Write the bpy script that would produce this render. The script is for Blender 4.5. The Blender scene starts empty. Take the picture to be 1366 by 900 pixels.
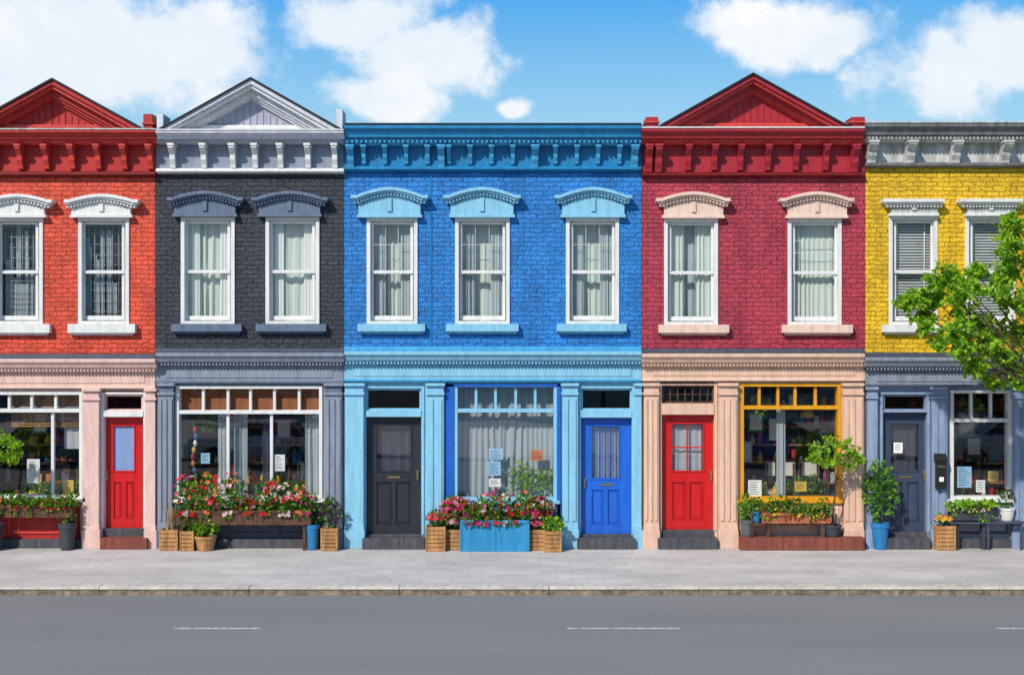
import bpy, math, random
from mathutils import Vector, Matrix
random.seed(7)
sc=bpy.context.scene
# ---------------- image pixel to world helpers (image coordinates, 70 pixels = 1 m at the facade) ----------------
D=25.6; S=70.0; EYE=3.99
def k(p): return (D-p)/D  # camera perspective scale, keeps protruding parts on their image pixels
def X(px,p=0): return (px-683)/S*k(p)
def Z(py,p=0): return EYE+(450-py)/S*k(p)
def lin(r,g,b,s=1.0):
    f=lambda c:(c/255/12.92 if c/255<=0.04045 else ((c/255+0.055)/1.055)**2.4)
    return (min(f(r)*s,.85),min(f(g)*s,.85),min(f(b)*s,.85),1)

# ---------------- materials ----------------
class NT:
    def __init__(s,name):
        s.m=bpy.data.materials.new(name); s.m.use_nodes=True; s.t=s.m.node_tree; s.t.nodes.clear()
        s.out=s.n('ShaderNodeOutputMaterial')
    def n(s,t,**kw):
        nd=s.t.nodes.new(t)
        for a,b in kw.items():
            if a[0]=='_':
                nd.inputs[a[1:].replace('_',' ')].default_value=b
            else: setattr(nd,a,b)
        return nd
    def l(s,a,b): s.t.links.new(a,b)
def paint(name,col,rough=.5,var=.17,bump=.2,spec=.35,scale=1.0,metal=0):
    q=NT(name)
    b=q.n('ShaderNodeBsdfPrincipled'); q.l(b.outputs[0],q.out.inputs[0])
    b.inputs['Roughness'].default_value=rough; b.inputs['Specular IOR Level'].default_value=spec
    b.inputs['Metallic'].default_value=metal
    tc=q.n('ShaderNodeTexCoord')
    mp=q.n('ShaderNodeMapping'); mp.inputs['Scale'].default_value=(6*scale,6*scale,.9*scale); q.l(tc.outputs['Object'],mp.inputs[0])
    n1=q.n('ShaderNodeTexNoise',_Scale=1.6,_Detail=3.0,_Roughness=.7); q.l(mp.outputs[0],n1.inputs['Vector'])
    n2=q.n('ShaderNodeTexNoise',_Scale=38*scale,_Detail=1.5); q.l(tc.outputs['Object'],n2.inputs['Vector'])
    r=q.n('ShaderNodeValToRGB'); r.color_ramp.elements[0].position=.32; r.color_ramp.elements[1].position=.62
    d=tuple(c*(1-var*1.6) for c in col[:3])+(1,)
    r.color_ramp.elements[0].color=d; r.color_ramp.elements[1].color=col
    q.l(n1.outputs[0],r.inputs[0])
    mx=q.n('ShaderNodeMix',data_type='RGBA',blend_type='MULTIPLY'); mx.inputs[0].default_value=min(1,var*2.0)
    r2=q.n('ShaderNodeValToRGB'); r2.color_ramp.elements[0].position=.3; r2.color_ramp.elements[0].color=(.55,.55,.55,1); r2.color_ramp.elements[1].position=.55
    q.l(n2.outputs[0],r2.inputs[0]); q.l(r.outputs[0],mx.inputs[6]); q.l(r2.outputs[0],mx.inputs[7])
    q.l(mx.outputs[2],b.inputs['Base Color'])
    if bump>.25:
        bp=q.n('ShaderNodeBump',_Strength=bump,_Distance=.01); q.l(n2.outputs[0],bp.inputs['Height']); q.l(bp.outputs[0],b.inputs['Normal'])
    return q.m
def brick(name,col,dark=.62,bw=.235,bh=.088,mort=None,amt=1.0):
    q=NT(name)
    b=q.n('ShaderNodeBsdfPrincipled',_Roughness=.5); b.inputs['Specular IOR Level'].default_value=.4; q.l(b.outputs[0],q.out.inputs[0])
    tc=q.n('ShaderNodeTexCoord'); sp=q.n('ShaderNodeSeparateXYZ'); q.l(tc.outputs['Object'],sp.inputs[0])
    ad=q.n('ShaderNodeMath',operation='ADD'); q.l(sp.outputs[0],ad.inputs[0]); q.l(sp.outputs[1],ad.inputs[1])
    cb=q.n('ShaderNodeCombineXYZ'); q.l(ad.outputs[0],cb.inputs[0]); q.l(sp.outputs[2],cb.inputs[1])
    nd=q.n('ShaderNodeTexNoise',_Scale=7.0,_Detail=1.0); q.l(cb.outputs[0],nd.inputs['Vector'])
    vs=q.n('ShaderNodeVectorMath',operation='SUBTRACT'); vs.inputs[1].default_value=(.5,.5,.5); q.l(nd.outputs['Color'],vs.inputs[0])
    vm=q.n('ShaderNodeVectorMath',operation='MULTIPLY'); vm.inputs[1].default_value=(.09,.055,0); q.l(vs.outputs[0],vm.inputs[0])
    va=q.n('ShaderNodeVectorMath',operation='ADD'); q.l(cb.outputs[0],va.inputs[0]); q.l(vm.outputs[0],va.inputs[1])
    bt=q.n('ShaderNodeTexBrick'); q.l(va.outputs[0],bt.inputs['Vector'])
    bt.inputs['Scale'].default_value=1; bt.inputs['Brick Width'].default_value=bw; bt.inputs['Row Height'].default_value=bh
    bt.inputs['Mortar Size'].default_value=.0095; bt.inputs['Mortar Smooth'].default_value=.6; bt.inputs['Bias'].default_value=-.3
    bt.inputs['Color1'].default_value=col
    bt.inputs['Color2'].default_value=tuple(c*.72 for c in col[:3])+(1,)
    bt.inputs['Mortar'].default_value=mort or tuple(c*dark for c in col[:3])+(1,)
    mp=q.n('ShaderNodeMapping'); mp.inputs['Scale'].default_value=(1.6,.7,1); q.l(cb.outputs[0],mp.inputs[0])
    n3=q.n('ShaderNodeTexNoise',_Scale=1.1,_Detail=4.0,_Roughness=.75); q.l(mp.outputs[0],n3.inputs['Vector'])
    r3=q.n('ShaderNodeValToRGB'); r3.color_ramp.elements[0].position=.32; r3.color_ramp.elements[0].color=(.66,.66,.68,1); r3.color_ramp.elements[1].position=.6; r3.color_ramp.elements[1].color=(1.1,1.09,1.09,1)
    q.l(n3.outputs[0],r3.inputs[0])
    mx=q.n('ShaderNodeMix',data_type='RGBA',blend_type='MULTIPLY'); mx.inputs[0].default_value=1; q.l(bt.outputs[0],mx.inputs[6]); q.l(r3.outputs[0],mx.inputs[7])
    n4=q.n('ShaderNodeTexNoise',_Scale=22.0,_Detail=2.0,_Roughness=.75); q.l(cb.outputs[0],n4.inputs['Vector'])
    r4=q.n('ShaderNodeValToRGB'); r4.color_ramp.elements[0].position=.34; r4.color_ramp.elements[0].color=(.5,.5,.5,1); r4.color_ramp.elements[1].position=.52; r4.color_ramp.elements[1].color=(1.1,1.1,1.1,1)
    q.l(n4.outputs[0],r4.inputs[0])
    m2=q.n('ShaderNodeMix',data_type='RGBA',blend_type='MULTIPLY'); m2.inputs[0].default_value=.7; q.l(mx.outputs[2],m2.inputs[6]); q.l(r4.outputs[0],m2.inputs[7])
    q.l(m2.outputs[2],b.inputs['Base Color'])
    iv=q.n('ShaderNodeMath',operation='MULTIPLY_ADD'); iv.inputs[1].default_value=-1.0; iv.inputs[2].default_value=1.0; q.l(bt.outputs['Fac'],iv.inputs[0])
    a2=q.n('ShaderNodeMath',operation='MULTIPLY_ADD'); a2.inputs[1].default_value=1.3; q.l(n4.outputs[0],a2.inputs[0]); q.l(iv.outputs[0],a2.inputs[2])
    bp=q.n('ShaderNodeBump',_Strength=amt,_Distance=.024); q.l(a2.outputs[0],bp.inputs['Height']); q.l(bp.outputs[0],b.inputs['Normal'])
    return q.m
def glassmat(name,tint=(.94,.96,.96),mn=.055,k2=.8):
    q=NT(name)
    tr=q.n('ShaderNodeBsdfTransparent'); tr.inputs[0].default_value=tint+(1,)
    gl=q.n('ShaderNodeBsdfGlossy',_Roughness=.01)
    lw=q.n('ShaderNodeLayerWeight',_Blend=.5)
    pw=q.n('ShaderNodeMath',operation='POWER'); pw.inputs[1].default_value=5.0; q.l(lw.outputs['Facing'],pw.inputs[0])
    m=q.n('ShaderNodeMath',operation='MULTIPLY_ADD',use_clamp=True); m.inputs[1].default_value=k2; m.inputs[2].default_value=mn; q.l(pw.outputs[0],m.inputs[0])
    tc=q.n('ShaderNodeTexCoord'); n=q.n('ShaderNodeTexNoise',_Scale=1.3,_Detail=.0); q.l(tc.outputs['Object'],n.inputs['Vector'])
    bp=q.n('ShaderNodeBump',_Strength=.2,_Distance=.01); q.l(n.outputs[0],bp.inputs['Height']); q.l(bp.outputs[0],gl.inputs['Normal'])
    mx=q.n('ShaderNodeMixShader'); q.l(m.outputs[0],mx.inputs[0]); q.l(tr.outputs[0],mx.inputs[1]); q.l(gl.outputs[0],mx.inputs[2]); q.l(mx.outputs[0],q.out.inputs[0])
    return q.m
def cloth(name,col,tr=.25):
    q=NT(name)
    d=q.n('ShaderNodeBsdfDiffuse'); t=q.n('ShaderNodeBsdfTranslucent'); d.inputs[0].default_value=col; t.inputs[0].default_value=col
    mx=q.n('ShaderNodeMixShader',_Fac=tr); q.l(d.outputs[0],mx.inputs[1]); q.l(t.outputs[0],mx.inputs[2]); q.l(mx.outputs[0],q.out.inputs[0])
    return q.m
def leafmat(name,col,tr=.4):
    q=NT(name)
    b=q.n('ShaderNodeBsdfPrincipled',_Roughness=.45); b.inputs['Specular IOR Level'].default_value=.3
    t=q.n('ShaderNodeBsdfTranslucent'); t.inputs[0].default_value=(min(.9,col[0]*1.3),min(.9,col[1]*1.25),col[2]*.6,1)
    tc=q.n('ShaderNodeTexCoord'); n=q.n('ShaderNodeTexNoise',_Scale=9.0,_Detail=.0); q.l(tc.outputs['Object'],n.inputs['Vector'])
    r=q.n('ShaderNodeValToRGB'); r.color_ramp.elements[0].position=.35; r.color_ramp.elements[1].position=.65
    r.color_ramp.elements[0].color=tuple(c*.65 for c in col[:3])+(1,); r.color_ramp.elements[1].color=(min(.85,col[0]*1.25),min(.85,col[1]*1.15),col[2],1)
    q.l(n.outputs[0],r.inputs[0]); q.l(r.outputs[0],b.inputs['Base Color'])
    mx=q.n('ShaderNodeMixShader',_Fac=tr); q.l(b.outputs[0],mx.inputs[1]); q.l(t.outputs[0],mx.inputs[2]); q.l(mx.outputs[0],q.out.inputs[0])
    return q.m
M=dict(
 brA=brick('brick_orange_red',lin(226,80,52,1.0)), brB=brick('brick_charcoal',lin(54,58,68,1.0),dark=.42), brC=brick('brick_blue',lin(34,130,208,1.0),dark=.68),
 brD=brick('brick_crimson',lin(180,56,76,1.0)), brE=brick('brick_yellow',lin(252,186,24,1.05),dark=.62),
 brG=brick('brick_plain',lin(150,90,70)),
 redtrim=paint('paint_dark_red',lin(184,44,40),.5), redtrim2=paint('paint_crimson',lin(172,42,54),.5), redtrimL=paint('paint_red_light',lin(206,66,58),.45),redD=paint('paint_red_deep',lin(120,22,22)),  # redD: deeper red paint for the moulding below the frieze
 lav=paint('paint_lavender_grey',lin(204,206,216),.5,.14), lavD=paint('paint_lavender_mid',lin(166,168,184),.5,.14), slateB=paint('paint_slate_blue',lin(102,116,138),.5),
 slate=paint('paint_slate',lin(138,146,162),.5), slateD=paint('paint_slate_dark',lin(70,78,94),.5), slateE=paint('paint_blue_grey',lin(142,160,188),.5),
 blueT=paint('paint_teal_blue',lin(30,128,180),.45), blueM=paint('paint_mid_blue',lin(66,158,204),.45), blueL=paint('paint_light_blue',lin(138,196,222,.98),.45,.12), blueDk=paint('paint_royal_blue',lin(28,98,194),.4,.12),
 white=paint('paint_white',lin(234,233,230,.9),.45,.1), pink=paint('paint_pink_beige',lin(224,188,178),.5,.13), beige=paint('paint_beige',lin(224,186,162),.5,.13), beigeP=paint('paint_peach',lin(230,200,182),.5,.13),
 gold=paint('paint_ochre',lin(222,156,24),.45,.12), greyW=paint('paint_weathered_white',lin(206,205,202),.6,.3), greyD=paint('paint_weathered_grey',lin(118,118,120),.6,.3),
 drRed=paint('door_red',lin(200,26,28),.3,.12,.05,.5), drBlk=paint('door_black',lin(44,46,54),.35,.15,.05,.5), drBlu=paint('door_blue',lin(32,100,204),.3,.12,.05,.5), drSl=paint('door_slate',lin(60,72,94),.35,.12,.05,.5),
 stone=paint('stone_plinth',lin(84,84,90),.8,.3,.5), stepR=paint('step_red_brown',lin(140,76,62),.8,.3,.5), black=paint('black_metal',(.02,.02,.022,1),.4), roof=paint('roofing_felt',(.05,.05,.055,1),.85,.3),
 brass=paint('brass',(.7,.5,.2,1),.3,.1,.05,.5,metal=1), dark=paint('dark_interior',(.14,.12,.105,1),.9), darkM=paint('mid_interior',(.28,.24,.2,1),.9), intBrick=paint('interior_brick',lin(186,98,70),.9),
 woodF=paint('wood_floor',lin(140,98,66),.6,.3), wood=paint('wood_brown',lin(104,70,52),.7,.4,.4), woodL=paint('wood_basket',lin(196,144,90),.8,.35,.5), woodM=paint('wood_shutter',lin(200,128,86),.6,.25),
 terra=paint('terracotta',lin(184,108,76),.8,.25,.3), bluePot=paint('blue_glaze',lin(38,120,176),.25,.1,.05,.5), bluePl=paint('blue_planter_paint',lin(48,140,190),.5,.15), potD=paint('dark_grey_pot',lin(62,66,72),.6), metal=paint('galvanised',lin(120,124,126),.4,.2,.1,.5,metal=.5),
 soil=paint('soil',(.03,.02,.015,1),.95), paper=paint('paper',lin(238,238,230),.7,.05), paperB=paint('paper_blue',lin(160,205,232),.7,.12), bark=paint('bark',lin(96,80,66),.9,.4,.8), frost=paint('frosted_blue_glass',lin(130,155,200),.15,.1,.02,.6),
 carB=paint('car_blue',lin(50,110,180),.2,.03,0,.6), carW=paint('car_silver',lin(225,228,232),.2,.03,0,.6), carK=paint('car_glass',(.03,.035,.04,1),.08,.02,0,.6), rubber=paint('tyre_rubber',(.02,.02,.02,1),.8),
 glass=glassmat('window_glass'), glassS=glassmat('shop_glass',(.93,.94,.95),.12,.8),
 curS=cloth('curtain_sage',lin(220,228,218)), curG=cloth('curtain_grey',lin(184,194,198)), curW=cloth('curtain_white',lin(234,236,234)), curN=cloth('curtain_net',lin(170,172,176)), curD=cloth('curtain_dark',lin(74,78,92)), blind=cloth('blind_slats',lin(190,192,194),.15),
 leafA=leafmat('leaf_mid',(.10,.27,.03,1)), leafB=leafmat('leaf_dark',(.05,.14,.025,1)), leafC=leafmat('leaf_lime',(.38,.62,.04,1),.48), leafD=leafmat('leaf_spring',(.22,.46,.035,1),.45), leafP=leafmat('leaf_purple',(.12,.05,.08,1)), reed=leafmat('dry_reed',(.42,.3,.14,1),.2),
 fR=leafmat('petal_red',(.62,.02,.03,1),.2), fP=leafmat('petal_pink',(.8,.16,.32,1),.25), fW=leafmat('petal_white',(.8,.6,.66,1),.25), fC=leafmat('petal_coral',(.85,.2,.1,1),.2), fM=leafmat('petal_magenta',(.5,.03,.25,1),.2), fY=leafmat('petal_yellow',(.85,.6,.05,1),.2),
)
itemcols=[(190,40,40),(40,110,150),(220,180,60),(230,225,210),(60,120,80),(120,70,50),(210,120,60),(90,90,110),(160,60,110),(200,200,205)]
for i,c_ in enumerate(itemcols): M['it%d'%i]=paint('goods_%d'%i,lin(*c_),.5,.1)

# ---------------- mesh accumulator ----------------
class Part:
    def __init__(s,name,bevel=0,smooth=False):
        s.name=name; s.v=[]; s.f=[]; s.mi=[]; s.ms=[]; s.bevel=bevel; s.smooth=smooth
    def add(s,vs,fs,mat):
        if mat not in s.ms: s.ms.append(mat)
        i=s.ms.index(mat); o=len(s.v); s.v+= [tuple(v) for v in vs]
        for f in fs: s.f.append(tuple(o+a for a in f)); s.mi.append(i)
    def box(s,x0,x1,y0,y1,z0,z1,mat):
        if x0>x1:x0,x1=x1,x0
        if y0>y1:y0,y1=y1,y0
        if z0>z1:z0,z1=z1,z0
        s.add([(x0,y0,z0),(x1,y0,z0),(x1,y1,z0),(x0,y1,z0),(x0,y0,z1),(x1,y0,z1),(x1,y1,z1),(x0,y1,z1)],
          [(0,1,5,4),(1,2,6,5),(2,3,7,6),(3,0,4,7),(4,5,6,7),(3,2,1,0)],mat)
    def pb(s,a,b,t,bt,p,back,mat):   # box from image pixels, scaled by its front depth
        s.box(X(a,p),X(b,p),-p,-back,Z(bt,p),Z(t,p),mat)
    def gb(s,a,b,t,p,back,mat):      # from ground up
        s.box(X(a,p),X(b,p),-p,-back,0.0,Z(t,p),mat)
    def prx(s,a,b,prof,mat):         # profile [(p,py)] extruded along x
        P=max(q[0] for q in prof); n=len(prof); vs=[]
        for xx in (a,b):
            for (p,py) in prof: vs.append((X(xx,P),-p,Z(py,P)))
        fs=[tuple(range(n))[::-1],tuple(range(n,2*n))]
        for i in range(n):
            j=(i+1)%n; fs.append((i,j,n+j,n+i))
        s.add(vs,fs,mat)
    def pry(s,poly,p,back,mat):      # polygon [(px,py)] extruded along y
        n=len(poly); vs=[(X(a,p),-p,Z(b,p)) for a,b in poly]+[(X(a,p),-back,Z(b,p)) for a,b in poly]
        fs=[tuple(range(n)),tuple(range(n,2*n))[::-1]]
        for i in range(n):
            j=(i+1)%n; fs.append((j,i,n+i,n+j))
        s.add(vs,fs,mat)
    def quad(s,x0,x1,y,z0,z1,mat): s.add([(x0,y,z0),(x1,y,z0),(x1,y,z1),(x0,y,z1)],[(0,1,2,3)],mat)
    def lathe(s,cx,cy,prof,mat,seg=18):
        vs=[];fs=[]
        for r,z in prof:
            for i in range(seg):
                a=2*math.pi*i/seg; vs.append((cx+r*math.cos(a),cy+r*math.sin(a),z))
        for j in range(len(prof)-1):
            for i in range(seg):
                i2=(i+1)%seg; fs.append((j*seg+i,j*seg+i2,(j+1)*seg+i2,(j+1)*seg+i))
        fs.append(tuple(range(seg))[::-1]); fs.append(tuple((len(prof)-1)*seg+i for i in range(seg)))
        s.add(vs,fs,mat)
    def tube(s,pts,r0,r1,mat,seg=7):
        vs=[];fs=[];n=len(pts)
        for j,pt in enumerate(pts):
            d=(pts[min(j+1,n-1)]-pts[max(j-1,0)]).normalized()
            u=d.orthogonal().normalized() if j==0 else (u-d*u.dot(d)).normalized()
            w=d.cross(u); r=r0+(r1-r0)*j/(n-1)
            for i in range(seg):
                a=2*math.pi*i/seg; vs.append(pt+u*r*math.cos(a)+w*r*math.sin(a))
        for j in range(n-1):
            for i in range(seg):
                i2=(i+1)%seg; fs.append((j*seg+i,j*seg+i2,(j+1)*seg+i2,(j+1)*seg+i))
        fs.append(tuple(range(seg))[::-1]); fs.append(tuple((n-1)*seg+i for i in range(seg)))
        s.add(vs,fs,mat)
    def leaf(s,c,d,size,mat,w=.45):
        d=d.normalized(); r=Vector((random.gauss(0,1),random.gauss(0,1),random.gauss(0,1)))
        sd=d.cross(r)
        if sd.length<.01: sd=d.orthogonal()
        sd.normalize(); up=sd.cross(d)
        t=c+d*size; m=c+d*size*.45
        s.add([c,m+sd*size*w+up*size*.12,t-up*size*.1,m-sd*size*w+up*size*.12],[(0,1,2),(0,2,3)],mat)
    def flower(s,c,d,r,mat):
        d=d.normalized(); u=d.orthogonal().normalized(); w=d.cross(u); vs=[c-d*r*.25]; n=10
        ph=random.random()*6
        for i in range(n):
            a=2*math.pi*i/n+ph; rr=r if i%2==0 else r*.62
            vs.append(c+u*rr*math.cos(a)+w*rr*math.sin(a)+d*r*(.1 if i%2==0 else .3))
        s.add(vs,[(0,i+1,(i+1)%n+1) for i in range(n)],mat)
    def curtain(s,x0,x1,z0,z1,y,folds,amp,mat):
        nx=max(8,int(folds*8)); nz=5; vs=[];fs=[]; ph=random.random()*6; ph2=random.random()*6
        for j in range(nz+1):
            tz=j/nz
            for i in range(nx+1):
                t=i/nx; tt=t+.035*math.sin(t*9+ph2)+.012*math.sin(tz*3+t*14)
                a=amp*(.65+.35*math.sin(t*7+ph))
                vs.append((x0+(x1-x0)*t,y+a*math.sin(2*math.pi*folds*tt+ph)*(1-.35*tz)+.4*a*math.sin(2*math.pi*folds*2.3*tt+ph2),z0+(z1-z0)*tz))
        for j in range(nz):
            for i in range(nx):
                o=j*(nx+1)+i; fs.append((o,o+1,o+nx+2,o+nx+1))
        s.add(vs,fs,mat)
    def build(s,parent=None):
        if not s.v: return None
        me=bpy.data.meshes.new(s.name); me.from_pydata(s.v,[],s.f)
        for m in s.ms: me.materials.append(M[m])
        me.polygons.foreach_set('material_index',s.mi)
        if s.smooth: me.polygons.foreach_set('use_smooth',[True]*len(s.f))
        me.update()
        ob=bpy.data.objects.new(s.name,me); sc.collection.objects.link(ob)
        if s.bevel:
            b=ob.modifiers.new('bevel','BEVEL'); b.width=s.bevel; b.segments=1; b.limit_method='ANGLE'
        if parent:
            ob.parent=parent; ob.matrix_parent_inverse=Matrix.Translation(-parent.location)
        return ob
def empty(name,loc):
    e=bpy.data.objects.new(name,None); e.location=loc; e.empty_display_size=.3; sc.collection.objects.link(e); return e
def rv(): 
    v=Vector((random.gauss(0,1),random.gauss(0,1),random.gauss(0,1))); return v.normalized()
def bush(P,c,rx,ry,rz,n,size,mats,up=.4):
    for i in range(n):
        d=rv(); r=random.random()**.4
        pos=Vector((c[0]+d.x*rx*r,c[1]+d.y*ry*r,c[2]+d.z*rz*r))
        dd=d+Vector((0,0,up))+rv()*.6
        P.leaf(pos,dd,size*random.uniform(.6,1.25),random.choice(mats))

# ---------------- house pieces ----------------
def wall(part,x0,x1,t,b,ops,mat,zb=None):
    xs=sorted(set([x0,x1]+[o[0] for o in ops]+[o[1] for o in ops])); xs=[x for x in xs if x0<=x<=x1]
    for a,c in zip(xs,xs[1:]):
        cuts=sorted([(o[2],o[3]) for o in ops if o[0]<=a and o[1]>=c]); y=t
        for (u,v) in cuts:
            if u>y: part.pb(a,c,y,u,0,-.3,mat)
            y=v
        if y<b: part.pb(a,c,y,b,0,-.3,mat)
def hood(P,a,b,t,mat,mat2,bot,rise=8,flat=False):
    cx=(a+b)/2; hw=(b-a)/2
    def arc(hw_,ye,rise_,n=14):
        if flat: return [(cx-hw_,ye),(cx+hw_,ye)]
        pts=[(cx-hw_,ye),(cx-hw_*.82,ye)]
        for i in range(n+1):
            u=-1+2*i/n; pts.append((cx+hw_*.82*u,ye-rise_*(1-abs(u)**1.7)-.8))
        pts+=[(cx+hw_*.82,ye),(cx+hw_,ye)]; return pts
    if flat: rise=0
    def ribbon(hw_,ye,th,p,mm):
        o=arc(hw_,ye,rise); 
        for (x0,y0),(x1,y1) in zip(o,o[1:]):
            if x1-x0<.1: continue
            P.pry([(x0,y0+th),(x1,y1+th),(x1,y1),(x0,y0)],p,0.0,mm)
    ye=t+rise
    ribbon(hw,ye,4.5,.24,mat); ribbon(hw-2,ye+4.5,3,.20,mat); 
    o=arc(hw-4,ye+7.5,rise); nd=int((b-a)/4.6)
    for i in range(nd):
        xx=cx-hw+5+(2*hw-10)*i/(nd-1)
        for (x0,y0),(x1,y1) in zip(o,o[1:]):
            if x0<=xx<=x1 and x1>x0:
                yy=y0+(y1-y0)*(xx-x0)/(x1-x0); P.pb(xx-1.2,xx+1.2,yy,yy+3.6,.17,0.02,mat); break
    ribbon(hw-5,ye+7.6,4.0,.13,mat2)
    oo=arc(hw-10,ye+11.2,rise)
    poly=oo+[(cx+hw-10,bot-3),(cx-hw+10,bot-3)]
    P.pry(poly[::-1],.1,0.0,mat2)
    P.pb(a+8,b-8,bot-4,bot,.14,0.0,mat)
    P.pb(cx-3,cx+3,ye+10-rise*.6,bot-8,.135,.05,mat)
def rect_frame(P,a,b,t,bt,w,p,back,mat,wb=None,wt=None):
    wb=wb or w; wt=wt or w
    P.pb(a,a+w,t,bt,p,back,mat); P.pb(b-w,b,t,bt,p,back,mat)
    P.pb(a+w,b-w,t,t+wt,p,back,mat); P.pb(a+w,b-w,bt-wb,bt,p,back,mat)
def upwin(H,a,b,t,bt,fm,sm,cur,sill):
    W=H['win']; G=H['glass']; C=H['cur']
    rect_frame(W,a,b,t,bt,5,.035,-.16,fm,wb=4,wt=5)
    mid=(t+bt)/2+2
    rect_frame(W,a+6,b-6,t+6,mid+2,3.6,-.05,-.085,fm,wb=4)
    rect_frame(W,a+6,b-6,mid-2.5,bt-5,3.6,-.09,-.125,fm,wb=6)
    for (u,v,p) in ((t+9,mid-1,-.068),(mid,bt-9,-.108)):
        G.quad(X(a+8,p),X(b-8,p),-p,Z(v,p),Z(u,p),'glass')
    sa,sb,st,sbb=sill
    W.pb(sa,sb,st,sbb,.14,0.0,sm); W.pb(sa+3,sb-3,sbb,sbb+3,.07,0.0,sm)
    y=.2; x0=X(a+2,0); x1=X(b-2,0); z0=Z(bt-3,0); z1=Z(t+3,0); w=x1-x0
    if cur=='sheer': 
        C.curtain(x0,x1,z0,z1,y+.06,7,.045,'curS'); 
        C.curtain(x0,x0+w*.3,z0,z1,y-.02,4,.025,'curW'); C.curtain(x1-w*.3,x1,z0,z1,y-.02,4,.025,'curW')
    elif cur=='grey':
        C.curtain(x0,x0+w*.34,z0,z1,y,4.5,.035,'curG'); C.curtain(x1-w*.34,x1,z0,z1,y,4.5,.035,'curG'); C.curtain(x0,x1,z0,z1,y+.16,8,.03,'curS')
        for q in (.34,.66):
            xx=a+8+(b-a-16)*q
            W.pb(xx-.35,xx+.35,t+10,mid-2,-.055,-.072,fm)
        W.pb(a+9,b-9,t+36,t+36.7,-.056,-.072,fm)
    elif cur=='side':
        C.curtain(x0,x0+w*.4,z0,z1,y,4,.04,'curS'); C.curtain(x1-w*.4,x1,z0,z1,y,4,.04,'curS'); C.curtain(x0,x1,z0,z1,y+.16,6,.03,'curG')
    elif cur=='side2':
        C.curtain(x0,x1,z0,z1,y+.04,9,.035,'curS'); 
        for yy in (t+30,t+46): W.pb(a+9,b-9,yy-.4,yy+.4,-.056,-.072,fm)
    elif cur=='net':
        n=8
        for i in range(n+1):
            xx=x0+w*i/n+random.uniform(-.01,.01); C.box(xx-.006,xx+.006,y,y+.008,z0,z1,'curN')
        zz=z0; 
        while zz<z1:
            C.box(x0,x1,y-.012,y-.004,zz,zz+.01,'curN'); zz+=random.choice([.1,.14,.2]) if zz<(z0+z1)/2 else .2
        C.curtain(x0,x1,z0,z0+(z1-z0)*.97,y+.12,9,.035,'curD')
        for i in range(12):
            xx=random.uniform(x0,x1-.07); C.curtain(xx,xx+.07,z0,z0+(z1-z0)*random.uniform(.35,.98),y+.05,1,.01,'curG')
    elif cur=='blind':
        zz=z0
        while zz<z1:
            C.add([(x0,y-.015,zz),(x1,y-.015,zz),(x1,y+.02,zz+.038),(x0,y+.02,zz+.038)],[(0,1,2,3)],'blind'); zz+=.054
        for q in (.2,.8): C.box(x0+w*q-.01,x0+w*q+.01,y-.03,y-.022,z0,z1,'curW')
def pilaster(H,a,b,mat,mat2,top=511,ribs=3,bot=729):
    P=H['trim']; w=b-a
    P.pb(a,b,top+16,bot-28,.12,0,mat)
    P.gb(a-1.5,b+1.5,bot-22,.2,0,mat2); P.pb(a-.5,b+.5,bot-28,bot-22,.165,0,mat)
    P.pb(a-1,b+1,top+12,top+16,.16,0,mat); P.pb(a,b,top+4,top+12,.13,0,mat2); P.pb(a-1.5,b+1.5,top,top+4,.19,0,mat)
    if ribs:
        for i in range(ribs):
            c=a+w*(i+.5)/ribs; P.pb(c-w/ribs*.27,c+w/ribs*.27,top+21,bot-34,.145,.11,mat)
def transom(H,a,b,t,bt,fm,divs=(),back=None):
    W=H['win']; rect_frame(W,a,b,t,bt,2.5,-.04,-.2,fm)
    for d in divs: W.pb(d-.8,d+.8,t+2.5,bt-2.5,-.07,-.12,fm)
    H['glass'].quad(X(a+2,-.1),X(b-2,-.1),.1,Z(bt-2,-.1),Z(t+2,-.1),'glassS')
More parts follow.
